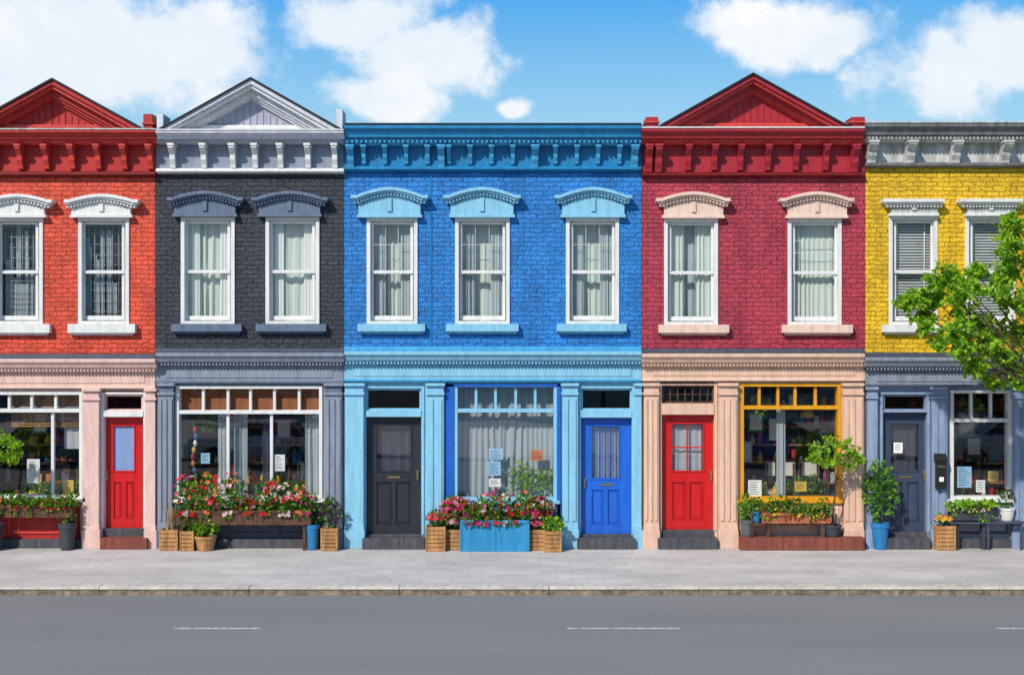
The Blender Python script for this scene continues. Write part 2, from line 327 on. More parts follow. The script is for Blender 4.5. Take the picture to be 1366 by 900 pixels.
def door(H,a,b,t,bt,mat,glass,tr,fm,grid=None,hinge='r',gm='glassS',trdiv=(),trm=None):
    P=H['door']; g0,g1,g2,g3=glass; p=-.13
    o=H['trim']; o.pb(a-4,a,tr[0]-3,bt,.03,-.22,fm); o.pb(b,b+4,tr[0]-3,bt,.03,-.22,fm); o.pb(a,b,tr[0]-3,tr[0],.03,-.22,fm); o.pb(a,b,tr[1],t,.05,-.22,fm)
    transom(H,a,b,tr[0],tr[1],trm or fm,trdiv)
    P.pb(a,g0,t,bt,p,p-.05,mat); P.pb(g1,b,t,bt,p,p-.05,mat); P.pb(g0,g1,t,g2,p,p-.05,mat); 
    P.pb(g0,g1,g3,g3+14,p,p-.05,mat); P.pb(g0,g1,bt-14,bt,p,p-.05,mat)
    P.pb(g0,g1,g3+14,bt-14,p-.028,p-.05,mat)
    mid=(g0+g1)/2; P.pb(mid-2.5,mid+2.5,g3+14,bt-14,p,p-.03,mat)
    for (u,v) in ((g0,mid-2.5),(mid+2.5,g1)):
        P.pb(u+2.5,v-2.5,g3+17,bt-17,p-.012,p-.03,mat)
        rect_frame(P,u,v,g3+14,bt-14,1.2,p+.008,p-.03,mat)
    rect_frame(P,g0-1.5,g1+1.5,g2-1.5,g3+1.5,2.0,p+.015,p-.04,mat)
    if gm: H['glass'].quad(X(g0,p-.03),X(g1,p-.03),-p+.03,Z(g3,p-.03),Z(g2,p-.03),gm)
    if grid:
        nx,ny=grid
        for i in range(1,nx): xx=g0+(g1-g0)*i/nx; P.pb(xx-.9,xx+.9,g2,g3,p-.005,p-.04,mat)
        for j in range(1,ny): yy=g2+(g3-g2)*j/ny; P.pb(g0,g1,yy-.9,yy+.9,p-.008,p-.04,mat)
    if gm=='glassS': H['cur'].curtain(X(g0,0),X(g1,0),Z(g3+2),Z(g2-2),.25,3.5,.02,'curG' if grid else 'curD')
    hx=b-5 if hinge=='r' else a+5
    h=H['hw']; x=X(hx,p); z=Z(g3+6,p); 
    h.lathe(x,-p-.05,[(.012,z-.07),(.014,z-.06),(.014,z+.06),(.012,z+.07)],'brass',8); h.box(x-.018,x+.018,-p-.012,-p+.0,z-.09,z+.1,'brass'); h.box(x-.009,x+.009,-p-.05,-p-.01,z+.045,z+.06,'brass');h.box(x-.009,x+.009,-p-.05,-p-.01,z-.06,z-.045,'brass')
    if gm!='frost' and not (grid and grid[1]==2):
        x2=X((a+b)/2,p); zs=Z(g3+8,p); h.box(x2-.12,x2+.12,-p-.012,-p,zs-.018,zs+.018,'brass')
    H['base'].gb(a-5,b+5,718,.30,-.25,H['stepm'])
    H['base'].pb(a,b,bt,718,.02,-.25,'stone')
def shopwin(H,a,b,t,bt,bar,divs,mulls,fm,tback=None,w=4.5,barw=5):
    W=H['win']; rect_frame(W,a,b,t,bt,w,.03,-.2,fm)
    W.pb(a+w,b-w,bar,bar+barw,.02,-.16,fm)
    for d in divs: W.pb(d-1.8,d+1.8,t+w,bar,-.03,-.12,fm)
    for d in mulls: W.pb(d-2,d+2,bar+barw,bt-w,-.04,-.12,fm)
    G=H['glass']; p=-.085
    G.quad(X(a+w-1,p),X(b-w+1,p),-p,Z(bar+1,p),Z(t+w-1,p),'glassS'); G.quad(X(a+w-1,p),X(b-w+1,p),-p,Z(bt-w+1,p),Z(bar+barw-1,p),'glassS')
    W.pb(a-4,b+4,bt,bt+4,.12,-.1,fm)
    if tback:
        z=Z(bar); zt=Z(t); 
        while z<zt:
            H['cur'].add([(X(a+2),.17,z),(X(b-2),.17,z),(X(b-2),.2,z+.034),(X(a+2),.2,z+.034)],[(0,1,2,3)],tback); z+=.04
def goods(P,x0,x1,y,z,n,tall=.3):
    for i in range(n):
        xx=x0+(x1-x0)*(i+.5)/n+random.uniform(-.03,.03); m='it%d'%random.randrange(10); s=random.uniform(.035,.08); hh=random.uniform(.08,tall)
        q=random.random()
        if q<.5: P.lathe(xx,y,[(s,z),(s*1.1,z+hh*.5),(s*.5,z+hh*.75),(s*.45,z+hh)],m,10)
        elif q<.8: P.box(xx-s,xx+s,y-s,y+s,z,z+hh,m)
        else:
            P.lathe(xx,y,[(s*.7,z),(s,z+.1)],m,10); bush(P,(xx,y,z+.18),.1,.1,.12,30,.08,('leafA','leafD'))
def interior(H,x0,x1,shop,wallm='darkM',tab=True):
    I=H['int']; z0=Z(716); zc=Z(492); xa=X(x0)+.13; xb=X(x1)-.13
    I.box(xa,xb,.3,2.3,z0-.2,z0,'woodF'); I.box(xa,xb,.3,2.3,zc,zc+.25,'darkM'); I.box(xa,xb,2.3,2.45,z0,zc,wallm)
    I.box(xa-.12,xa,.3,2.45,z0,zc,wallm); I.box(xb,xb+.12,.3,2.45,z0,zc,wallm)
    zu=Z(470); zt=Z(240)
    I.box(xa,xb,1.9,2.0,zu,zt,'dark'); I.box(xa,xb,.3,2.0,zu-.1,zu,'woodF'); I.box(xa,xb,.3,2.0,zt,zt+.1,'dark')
    a,b=X(shop[0]),X(shop[1]); F=H['goods']
    for zz in (.5,.88,1.26,1.64,2.0,2.35):
        F.box(a-.5,b+.5,1.25,1.6,z0+zz,z0+zz+.03,'woodL'); goods(F,a-.45,b+.45,1.38,z0+zz+.03,int((b-a+.9)*6.5),.3)
    xx=a-.5
    while xx<b+.5: F.box(xx-.015,xx+.015,1.23,1.62,z0,z0+2.6,'wood'); xx+=.8
    zt2=Z(668)
    F.box(a+.05,b-.05,.4,.85,zt2-.04,zt2,'woodL')
    for xx in (a+.1,b-.1): F.box(xx-.03,xx+.03,.43,.49,z0,zt2-.04,'wood'); F.box(xx-.03,xx+.03,.76,.82,z0,zt2-.04,'wood')
    if tab: goods(F,a+.1,b-.1,.5,zt2,int((b-a)*7),.26); goods(F,a+.2,b-.2,.7,zt2,int((b-a)*6),.5)
    n=max(1,int((b-a)/.7))
    for i in range(n):
        xx=a+(b-a)*(i+.5)/n+random.uniform(-.1,.1); yy=.55+.3*(i%2); zl=zc-random.uniform(.75,1.2); F.box(xx-.006,xx+.006,yy,yy+.012,zl+.17,zc,'black')
        if i%2: F.lathe(xx,yy,[(.16,zl),(.12,zl+.1),(.03,zl+.17)],'it%d'%random.choice([0,2,3,9]),14)
        else: F.lathe(xx,yy,[(.05,zl),(.1,zl+.1)],'it5',10); bush(F,(xx,yy,zl+.08),.18,.15,.2,90,.09,('leafA','leafD','leafC'),-.4)
    for i in range(3):
        cx=a+.2+(b-a-.4)*random.random(); m='it%d'%random.choice([0,5,3]); F.box(cx-.2,cx+.2,.9,1.2,z0+.75,z0+.79,m); F.box(cx-.2,cx+.2,1.17,1.2,z0+1.05,z0+1.32,m)
        for dx in(-.17,.17):
            for dy in (.92,1.18): F.box(cx+dx-.02,cx+dx+.02,dy-.02,dy+.02,z0,z0+(.75 if dy<1.1 else 1.3),'wood')
    for i in range(3):
        xx=random.uniform(a+.2,b-.2); zz=z0+random.uniform(1.3,2.0); F.box(xx-.16,xx+.16,1.16,1.2,zz,zz+.42,'it%d'%random.randrange(10)); F.box(xx-.12,xx+.12,1.15,1.16,zz+.05,zz+.37,'paper')
def corn_brackets(H,xs,t,b,w,mat,deep=.34):
    for x in xs:
        h=b-t
        H['cor'].prx(x-w/2,x+w/2,[(.06,t),(deep,t),(deep,t+h*.17),(deep*.8,t+h*.3),(deep*.62,t+h*.42),(deep*.6,t+h*.6),(deep*.45,t+h*.8),(deep*.42,t+h*.92),(.06,b)],mat)
        H['cor'].pb(x-w/2-1.2,x+w/2+1.2,t-.5,t+3,deep+.02,.06,mat)
def cornice(H,x0,x1,t,frb,frt,m1,m2,m3,line='white',base='white'):
    C=H['cor']; h=frt-t
    C.pb(x0,x1,t-2,t,.5,-.3,line)
    C.prx(x0,x1,[(-.28,t),(.48,t),(.48,t+h*.2),(.42,t+h*.34),(.38,t+h*.5),(.38,t+h*.62),(-.28,t+h*.62)],m1)
    C.prx(x0,x1,[(-.27,t+h*.6),(.30,t+h*.6),(.30,t+h*.82),(.22,frt+1),(-.27,frt+1)],m2)
    C.pb(x0,x1,frt-2,frb,.05,-.29,m3)
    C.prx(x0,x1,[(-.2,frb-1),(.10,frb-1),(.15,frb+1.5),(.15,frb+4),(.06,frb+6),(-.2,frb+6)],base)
def pediment(H,xl,xa,xr,yb,ya,m1,m2,mt,roofline='black'):
    C=H['cor']; 
    def chev(t0,t1,p,mat):
        sL=(yb-ya)/(xa-xl); sR=(yb-ya)/(xr-xa)
        lo=xa-(yb-ya-t0)/sL; li=xa-(yb-ya-t1)/sL; ro=xa+(yb-ya-t0)/sR; ri=xa+(yb-ya-t1)/sR
        C.pry([(lo,yb),(li,yb),(xa,ya+t1),(xa,ya+t0)],p,-.2,mat); C.pry([(ri,yb),(ro,yb),(xa,ya+t0),(xa,ya+t1)],p,-.2,mat)
    chev(-2.5,.5,.50,roofline); chev(.5,7,.46,m1); chev(7,12,.40,m2); chev(12,20,.26,m1); chev(20,24,.19,m2); chev(24,28,.13,m1)
    C.pry([(xl+22,yb),(xr-22,yb),(xa,ya+20)],.05,-.2,mt)
    n=int((xr-xl-90)/9)
    for i in range(n+1):
        x=xl+48+(xr-xl-96)*i/n; top=yb-(1-abs(x-xa)/((xr-xl)/2))*(yb-ya)+33
        if top<yb-4: C.pb(x-.7,x+.7,top,yb,.07,.03,m1 if i in(0,n) else mt)
    C.pb(xl+42,xr-42,yb-5,yb,.12,.03,m2)
    z0=Z(yb);z1=Z(ya+2)
    H['roof'].add([(X(xl),.2,z0),(X(xr),.2,z0),(X(xa),.2,z1),(X(xl),9,z0),(X(xr),9,z0),(X(xa),9,z1)],[(0,1,2),(5,4,3),(0,3,4,1),(1,4,5,2),(2,5,3,0)],'roof')
def storecornice(H,x0,x1,t,m1,m2,fb,mtop='slateD',dent=True):
    T=H['trim']
    T.prx(x0,x1,[(0,t-2),(.10,t-2),(.14,t+1),(.14,t+5),(0,t+5)],mtop)
    T.prx(x0,x1,[(0,t+4.5),(.32,t+4.5),(.32,t+9),(.27,t+12),(.24,t+16),(.2,t+18),(0,t+18)],m1)
    T.pb(x0,x1,t+17.5,t+21,.17,0,m2)
    if dent:
        x=x0+2
        while x<x1-3: T.pb(x,x+2.4,t+17.5,t+21.5,.2,.15,m1); x+=4.6
    T.pb(x0,x1,t+20,fb,.07,0,m1); T.pb(x0,x1,fb-3,fb,.11,.02,m2)
    T.pb(x0+14,x1-14,t+26,fb-7,.085,.02,m1)
def bulkhead(H,a,b,t,m,m2):
    B=H['base']; B.gb(a,b,t,.05,0.0,m)
    n=max(1,int((b-a)/60)); w=(b-a)/n
    for i in range(n):
        u=a+w*i+5;v=a+w*(i+1)-5; rect_frame(B,u,v,t+6,712,3,.08,.04,m2)
def house(x0,x1):
    e=empty('row_house',(X((x0+x1)/2),0,0))
    H=dict(e=e,wall=Part('walls'),trim=Part('storefront_trim',.006),cor=Part('cornice',.006),win=Part('window_frames',.004),glass=Part('window_glass'),
      cur=Part('curtains',0,True),door=Part('doors',.004),hw=Part('door_hardware'),base=Part('plinth_and_steps',.01),int=Part('interior_rooms'),goods=Part('shop_goods'),roof=Part('roof'))
    H['stepm']='stone'
    return H
def finish(H,x0,x1,wm,roofpy=185):
    W=H['wall']; xa,xb=X(x0),X(x1); zt=Z(roofpy)
    W.box(xa,xa+.13,.3,9,0,zt,wm); W.box(xb-.13,xb,.3,9,0,zt,wm); W.box(xa,xb,9,9.3,0,zt,wm)
    H['roof'].box(xa,xb,.31,9,zt-.5,zt-.25,'roof')
    H['base'].gb(x0,x1,719,.16,0,'stone')
    for q in ('wall','trim','cor','win','glass','cur','door','hw','base','int','goods','roof'): H[q].build(H['e'])
def sheets(H,lst):
    for a,b,t,bt,m in lst:
        H['goods'].pb(a,b,t,bt,-.10,-.104,m)
        y=t+3
        while y<bt-2:
            H['goods'].pb(a+2,b-2-random.random()*(b-a)*.3,y,y+.8,-.098,-.1005,random.choice(['it1','it7','it5'])); y+=3

# ======== house A: orange red ========
def houseA(x0,x1,o,ped=True,br='brA'):
    H=house(x0,x1)
    wins=[(-7+o,57+o),(104+o,172+o)]
    wall(H['wall'],x0,x1,176,472,[(a,b,290,432) for a,b in wins],br)
    for a,b in wins:
        upwin(H,a,b,290,432,'white','white','net',(a-14,b+9 if a<50+o else b+8,432,444)); hood(H['win'],a-19,b+12,259,'white','white',290,7)
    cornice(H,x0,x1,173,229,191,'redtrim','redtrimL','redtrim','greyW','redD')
    corn_brackets(H,[22+o-35*i for i in range(1,5) if 22+o-35*i>x0+4]+[22+o+35*i for i in range(0,6)],192,226,7,'redtrimL')
    H['cor'].pb(x1-16,x1-4,152,171,.42,-.1,'redtrim'); H['cor'].pb(x1-18,x1-2,163,166,.46,-.1,'redtrimL')
    if ped: pediment(H,69+o-118,69+o,69+o+118,171,106,'redtrim','redtrimL','redtrim')
    sw=(-44+o,110+o,522,665); dr=(134+o,194+o,521,713)
    wall(H['wall'],x0,x1,472,729,[sw,dr],'pink')
    storecornice(H,x0,x1,474,'pink','beigeP',518,'slateD')
    shopwin(H,*sw,545,[-20+o,12+o,42+o,74+o],[-10+o,70+o],'white')
    H['cur'].curtain(X(78+o),X(107+o),Z(600),Z(550),.3,2,.02,'blind')
    z=Z(570)
    while z<Z(524):
        H['cur'].box(X(10+o),X(108+o),.2,.22,z,z+.025,'woodL' if random.random()<.4 else 'blind'); z+=.045
    pilaster(H,110+o,132+o,'pink','pink',518,0); pilaster(H,193+o,207+o,'pink','pink',518,0)
    H['stepm']='stepR'
    door(H,138+o,191+o,556,705,'drRed',(151+o,179+o,568,628),(526,548),'white',None,'l','frost',(),'pink')
    H['base'].pb(138+o,191+o,705,713,-.05,-.25,'white')
    bulkhead(H,x0,106+o,669,'redtrim','redtrimL')
    sheets(H,[(36+o,53+o,612,644,'paper'),(84+o,98+o,640,660,'it2')])
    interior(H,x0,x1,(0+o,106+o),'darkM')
    finish(H,x0,x1,br); return H
HA=houseA(-70,207,0)
houseA(-347,-70.5,-277,True,'brD')

# ======== house B: charcoal ========
x0,x1=207.5,458.5
H=house(x0,x1)
wins=[(241,313),(354,426)]
wall(H['wall'],x0,x1,176,464,[(a,b,289,432) for a,b in wins],'brB')
for a,b in wins:
    upwin(H,a,b,289,432,'white','slateB','sheer',(a-13,b+9,432,442)); hood(H['win'],a-19,b+11,255,'slateB','slateB',289,8)
cornice(H,x0,x1,174,225,190,'lav','lavD','slate','white','white')
corn_brackets(H,[227,269,308,338,372,409,445],191,225,7,'white')
H['cor'].pb(448,457,146,172,.42,-.1,'lav'); H['cor'].pb(209,218,152,172,.42,-.1,'lav')
pediment(H,214,334,452,172,105,'lav','white','lavD')
sw=(234,430,514,666); wall(H['wall'],x0,x1,464,729,[sw],'slate')
storecornice(H,x0,x1,466,'slate','slateB',511,'slateD')
shopwin(H,*sw,547,[271,304,334,366,399],[304,362],'white','woodM')
pilaster(H,210,231,'slate','slateB'); pilaster(H,433,456,'slate','slateB')
bulkhead(H,232,432,670,'slateD','slateD')
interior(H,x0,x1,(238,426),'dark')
for a,b in ((286,302),(308,326),(404,426)): H['cur'].curtain(X(a),X(b),Z(664),Z(551),.3,2.5,.04,'curG')
H['cur'].curtain(X(238),X(246),Z(664),Z(551),.3,1.5,.03,'curD'); H['cur'].curtain(X(346),X(360),Z(664),Z(551),.35,2.5,.04,'curD')
G_=H['goods']
for i in range(11): G_.lathe(X(255)+.03*math.sin(i),.25,[(.02,Z(660)+i*.13),(.045,Z(660)+i*.13+.06),(.02,Z(660)+i*.13+.12)],'it%d'%[0,2,4,1,6,0,2,3,1,0,4][i],8)
sheets(H,[(366,380,606,628,'paper'),(268,280,604,618,'paperB')])
finish(H,x0,x1,'brB')

# ======== house C: blue ========
x0,x1=459,856
H=house(x0,x1)
wins=[(489,557),(607,680),(755,826)]
wall(H['wall'],x0,x1,176,462,[(a,b,290,432) for a,b in wins],'brC')
hd=[(468,571),(591,695),(740,843)]; sl=[(477,567),(595,692),(743,836)]
for (a,b),(h0,h1),(s0,s1) in zip(wins,hd,sl):
    upwin(H,a,b,290,432,'white','blueL','grey',(s0,s1,432,442)); hood(H['win'],h0,h1,250,'blueL','blueL',290,10)
cornice(H,x0,x1,166,222,192,'blueT','blueM','blueT','black','blueT')
corn_brackets(H,[484+i*28.6 for i in range(13)],193,219,5.5,'blueM',.28)
corn_brackets(H,[466,588,714,848],193,224,9,'blueM',.36)
for i in range(64):
    H['cor'].pb(462+i*6.2,465+i*6.2,187,190.5,.34,.2,'blueM')
H['trim'].pb(574,576,224,462,.02,0,'blueT')
d1=(488,562,515,713);sw=(606,743,512,668);d2=(775,843,515,713)
wall(H['wall'],x0,x1,462,729,[d1,sw,d2],'blueL')
storecornice(H,x0,x1,464,'blueL','blueM',509,'blueM')
H['trim'].pb(594,748,512,516,.05,0,'blueDk')
for a,b in ((594,606),(743,748)): H['trim'].pb(a,b,512,712,.05,0,'blueDk')
shopwin(H,*sw,545,[635,661,688,714],[],'blueL')
pilaster(H,460,485,'blueL','blueL',511,0); pilaster(H,569,592,'blueL','blueL',511,2); pilaster(H,750,771,'blueL','blueL',511,2); pilaster(H,847,856,'blueL','blueL',511,0)
door(H,488,562,556,713,'drBlk',(502,548,567,628),(518,547),'blueL')
door(H,775,843,557,713,'drBlu',(789,826,568,638),(518,547),'blueL',(5,1),'l')
bulkhead(H,594,748,671,'blueDk','blueT')
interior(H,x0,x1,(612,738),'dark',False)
H['cur'].curtain(X(608),X(742),Z(668),Z(516),.33,15,.045,'curG')
G_=H['goods']
for i in range(9):
    xx=X(682+i*7); hh=random.uniform(.45,.75)
    G_.tube([Vector((xx,.2,Z(668))),Vector((xx+.02,.19,Z(668)+hh*.5)),Vector((xx+.05,.2,Z(668)+hh))],.008,.004,'leafA',5)
    for j in range(18): G_.leaf(Vector((xx+.03,.19,Z(668)+hh*random.uniform(.3,1))),Vector((random.uniform(-1,1),-.15,random.uniform(-.2,.9))),.13,random.choice(['leafA','leafD','leafC']),.17)
for i in range(14):
    xx=X(616+random.random()*60); G_.lathe(xx,.2+random.random()*.05,[(.035,Z(668)),(.04,Z(668)+.08),(.02,Z(668)+.13)],'it%d'%random.randrange(10),8)
sheets(H,[(652,671,598,613,'paperB'),(650,668,615,634,'paperB'),(708,724,600,614,'it6'),(652,668,638,649,'paper')])
finish(H,x0,x1,'brC')

# ======== house D: crimson ========
def houseD(x0,x1,o,br='brD',real=True):
    H=house(x0,x1)
    wins=[(886+o,958+o),(1051+o,1123+o)]
    wall(H['wall'],x0,x1,176,465,[(a,b,291,433) for a,b in wins],br)
    for (a,b),cu in zip(wins,('side','side2')):
        upwin(H,a,b,291,433,'white','beigeP',cu,(a-7,b+15,433,444)); hood(H['win'],a-10,b+17,256,'beigeP','beigeP',291,8)
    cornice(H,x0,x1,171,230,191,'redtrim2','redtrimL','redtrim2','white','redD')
    corn_brackets(H,[920+o,955+o,990+o,1027+o,1065+o,1105+o],192,228,7,'redtrim2'); corn_brackets(H,[867+o,880+o,1144+o],192,231,9,'redtrim2',.38)
    for a,b in ((860+o,880+o),(1134+o,1156+o)): H['cor'].pb(a+2,b-2,156,169,.42,-.1,'redtrim2'); H['cor'].pb(a,b,161,164,.46,-.1,'redtrimL')
    pediment(H,880+o,1005+o,1131+o,169,99,'redtrim2','redtrimL','redtrim2')
    d1=(881+o,953+o,509,707); sw=(988+o,1122+o,511,667)
    wall(H['wall'],x0,x1,465,729,[d1,sw],'beige')
    storecornice(H,x0,x1,467,'beige','beigeP',508,'slateD')
    H['stepm']='stone'
    door(H,883+o,953+o,553,707,'drRed',(896+o,938+o,565,628),(514,538),'beige',(2,2),'r','glassS',(894+o,904+o,914+o,924+o,934+o,944+o),'wood')
    H['trim'].pb(886+o,950+o,525.5,526.6,-.075,-.12,'wood')
    shopwin(H,*sw,541,[1013+o,1038+o,1061+o,1088+o],[],'gold')
    pilaster(H,859+o,879+o,'beige','beige'); pilaster(H,960+o,984+o,'beige','beige'); pilaster(H,1126+o,1152+o,'beige','beige')
    bulkhead(H,987+o,1124+o,670,'beige','beigeP')
    H['base'].gb(988+o,x1,717,.42,.16,'stepR')
    interior(H,x0,x1,(992+o,1118+o),'dark')
    H['cur'].curtain(X(1040+o),X(1052+o),Z(664),Z(546),.3,2,.03,'curG')
    G=H['goods']; bush(G,(X(1082+o),.35,Z(652)),.38,.15,.2,220,.1,('leafA','leafD','leafB')); bush(G,(X(1012+o),.35,Z(660)),.2,.12,.16,90,.08,('leafA','leafD'))
    sheets(H,[(998+o,1016+o,640,662,'paper'),(1060+o,1076+o,642,655,'it2')])
    finish(H,x0,x1,br)
houseD(856.5,1154,0)

# ======== house E: yellow ========
x0,x1=1154.5,1420
H=house(x0,x1)
wins=[(1186,1251),(1288,1355)]
wall(H['wall'],x0,x1,176,470,[(a,b,288,433) for a,b in wins],'brE')
for a,b in wins:
    upwin(H,a,b,288,433,'white','white','blind',(a-8,b+5,433,443)); hood(H['win'],a-7,b+10,265,'white','greyW',288,0,True)
cornice(H,x0,x1,164,217,188,'greyD','greyW','greyW','greyW','greyD')
corn_brackets(H,[1167,1219,1280,1347,1405],187,218,12,'greyW',.4)
for i in range(50): H['cor'].pb(1158+i*5.2,1160.6+i*5.2,181.5,185.5,.335,.2,'greyW')
d1=(1174,1240,522,710); sw=(1268,1350,520,666)
wall(H['wall'],x0,x1,470,729,[d1,sw],'slateE')
storecornice(H,x0,x1,472,'slate','slateD',516,'slateD')
door(H,1178,1237,550,710,'drSl',(1188,1226,565,628),(526,548),'slateE')
shopwin(H,*sw,558,[1296,1322],[],'white')
pilaster(H,1157,1171,'slateE','slateE',516,0); pilaster(H,1244,1264,'slateE','slateE',516,2); pilaster(H,1352,1372,'slateE','slateE',516,2)
bulkhead(H,1266,1350,670,'slate','slateD')
interior(H,x0,x1,(1272,1346),'intBrick')
sheets(H,[(1277,1296,622,650,'paperB'),(1302,1314,640,656,'paper'),(1318,1332,628,642,'it2'),(1192,1204,590,604,'paper')])
finish(H,x0,x1,'brE')
houseD(1420.5,1718,564,'brA')

# ---------------- mailbox ----------------
e=empty('wall_mailbox',(X(1254,.2),-.16,Z(650,.2)))
q=Part('box_body',.01); q.pb(1249,1263,614,652,.24,.148,'black'); q.build(e)
q=Part('lid',.006); q.prx(1248,1264,[(.146,605),(.2,606),(.265,612),(.265,616),(.146,616)],'black'); q.build(e)
q=Part('mail_slot',.0); q.pb(1251,1261,621,623,.246,.24,'metal'); q.pb(1253,1259,636,642,.243,.24,'paper'); q.build(e)

# ---------------- plants ----------------
def stems(P,c,n,h,spread,mat,r=.006):
    for i in range(n):
        d=Vector((random.uniform(-1,1)*spread,random.uniform(-1,1)*spread,1)); P.tube([Vector(c),Vector(c)+d*h*.5,Vector(c)+d*h+Vector((0,0,0))],r,r*.5,mat,5)
def planter(name,a,b,t,bt,p0,p1,mat,fl,lo,hi,dens,ground=False,legs=None,lmats=('leafA','leafB','leafD'),fsz=.04):
    xa,xb=X(a,p1),X(b,p1); z0=0.0 if ground else Z(bt,p1); z1=Z(t,p1)
    e=empty(name,((xa+xb)/2,-(p0+p1)/2,z0))
    B=Part('planter_box',.008); w=.025
    B.box(xa,xb,-p1,-p1+w,z0,z1,mat); B.box(xa,xb,-p0-w,-p0,z0,z1,mat); B.box(xa,xa+w,-p1+w,-p0-w,z0,z1,mat); B.box(xb-w,xb,-p1+w,-p0-w,z0,z1,mat)
    B.box(xa+w,xb-w,-p1+w,-p0-w,z0,z1-.05,'soil')
    B.box(xa-.015,xb+.015,-p1-.02,-p1,z1-.05,z1+.01,mat); B.box(xa-.012,xb+.012,-p1-.012,-p1,z0,z0+.03,mat)
    n=max(2,int((xb-xa)/.45))
    for i in range(n+1):
        xx=xa+(xb-xa)*i/n; B.box(xx-.02,xx+.02,-p1-.014,-p1,z0+.032,z1-.052,mat)
    if legs:
        for xx in (xa+.12,xb-.12): B.box(xx-.03,xx+.03,-p1+.03,-p1+.09,0.0,z0,legs); B.box(xx-.03,xx+.03,-p0-.09,-p0-.03,0.0,z0,legs)
    B.build(e)
    F=Part('flowers_and_leaves'); L=xb-xa; ym=-(p0+p1)/2; zt=Z(hi,p1); zl=Z(lo,p1)
    nb=int(L/.16)+1
    for i in range(nb):
        cx=xa+L*(i+.5)/nb+random.uniform(-.05,.05); hh=(zt-z1)*random.uniform(.3,1.1)
        bush(F,(cx,ym-random.uniform(-.03,.1),z1+hh*.35),.16,(p1-p0)*.55,max(.06,hh*.65),int(120*dens),.075,lmats)
        fm=random.choice(fl); fm2=random.choice(fl)
        for j in range(int(13*dens)):
            d=rv(); d.y=-abs(d.y); d.z=d.z*.8+.2
            pos=Vector((cx+d.x*.15,ym+d.y*(p1-p0)*.62-.02,z1+hh*.45+d.z*max(.07,hh*.68)))
            F.flower(pos,d+rv()*.3,fsz*random.uniform(.6,1.2),fm if random.random()<.7 else fm2)
        if random.random()<.8:
            bush(F,(cx,-p1-.03,z1-random.uniform(.0,z1-zl if z1>zl else .03)),.07,.03,.09,16,.05,lmats,-.8)
            for j in range(3): F.flower(Vector((cx+random.uniform(-.07,.07),-p1-.07,z1-random.uniform(0,.08))),Vector((0,-1,.2)),fsz*.8,fm)
    F.build(e)
GL=('leafA','leafB','leafD')
planter('flower_window_box',-64,96,674,690,.12,.36,'wood',['fR','fC','fR'],690,658,.65,False,'wood',fsz=.028)
planter('flower_window_box',233,414,681,700,.14,.45,'wood',['fR','fR','fP','fC','fW','fM'],688,638,1.0,False,'wood',fsz=.05)
planter('flower_planter',615,705,694,728,.16,.55,'bluePl',['fP','fP','fW','fR','fM','fC'],694,660,1.4,True,fsz=.045)
planter('flower_window_box',1018,1108,684,698,.14,.38,'terra',['fC','fR','fY'],690,664,.65,False,'wood',fsz=.028)
planter('flower_window_box',1270,1322,676,694,.14,.36,'potD',['fW','fY'],690,668,.6,False,'potD',lmats=('leafA','leafD','leafC'),fsz=.025)
def crate(name,a,b,t,p,mat='woodL',z=0.0):
    xa,xb=X(a,p),X(b,p); w=xb-xa; z1=Z(t,p); y0=-p; y1=-p+w*.95; e=empty(name,((xa+xb)/2,(y0+y1)/2,z))
    B=Part('crate',.004); n=max(3,int((z1-z)/.07)); h=(z1-z)/n
    for i in range(n):
        u=z+h*i+.004;v=z+h*(i+1)-.006
        B.box(xa,xb,y0,y0+.015,u,v,mat);B.box(xa,xb,y1-.015,y1,u,v,mat);B.box(xa,xa+.015,y0+.015,y1-.015,u,v,mat);B.box(xb-.015,xb,y0+.015,y1-.015,u,v,mat)
    for xx in (xa-.006,xb-.024): 
        for yy in (y0-.008,y1-.022): B.box(xx,xx+.03,yy,yy+.03,z,z1+.005,mat)
    B.box(xa+.016,xb-.016,y0+.016,y1-.016,z+.01,z1-.03,'soil'); B.build(e)
    return e,((xa+xb)/2,(y0+y1)/2,z1),w
def pot(name,a,b,t,p,mat,z=0.0,bt=None):
    xa,xb=X(a,p),X(b,p); r=(xb-xa)/2; z1=Z(t,p); c=((xa+xb)/2,-p+r); e=empty(name,(c[0],c[1],z))
    B=Part('pot',0,False); h=z1-z
    B.lathe(c[0],c[1],[(r*.68,z),(r*.74,z+h*.1),(r*.92,z+h*.8),(r,z+h*.82),(r*1.0,z+h),(r*.88,z+h),(r*.86,z+h*.9)],mat,20)
    B.lathe(c[0],c[1],[(r*.85,z+h*.88),(r*.5,z+h*.93)],'soil',16)
    ob=B.build(e)
    return e,(c[0],c[1],z1),2*r
def plant(e,c,w,top,p,mats=GL,n=150,size=.07,wx=1.0,fl=None,st=True):
    F=Part('foliage'); zt=Z(top,p); h=zt-c[2]; 
    if st: stems(F,(c[0],c[1],c[2]-.05),6,h*.7,.35,'leafB')
    bush(F,(c[0],c[1],c[2]+h*.5),w*.5*wx,w*.5,h*.5,n,size,mats)
    if fl:
        for j in range(34):
            d=rv(); d.y=-abs(d.y); d.z=abs(d.z)*.8; F.flower(Vector((c[0]+d.x*w*.5*wx,c[1]+d.y*w*.5,c[2]+h*.5+d.z*h*.5)),d,.04,random.choice(fl))
    F.build(e)
e,c,w=pot('potted_plant',74,98,698,.5,'potD'); plant(e,c,w,686,.5,n=70,size=.06)
e,c,w=crate('crate_with_reeds',213,237,706,.45)
F=Part('reeds')
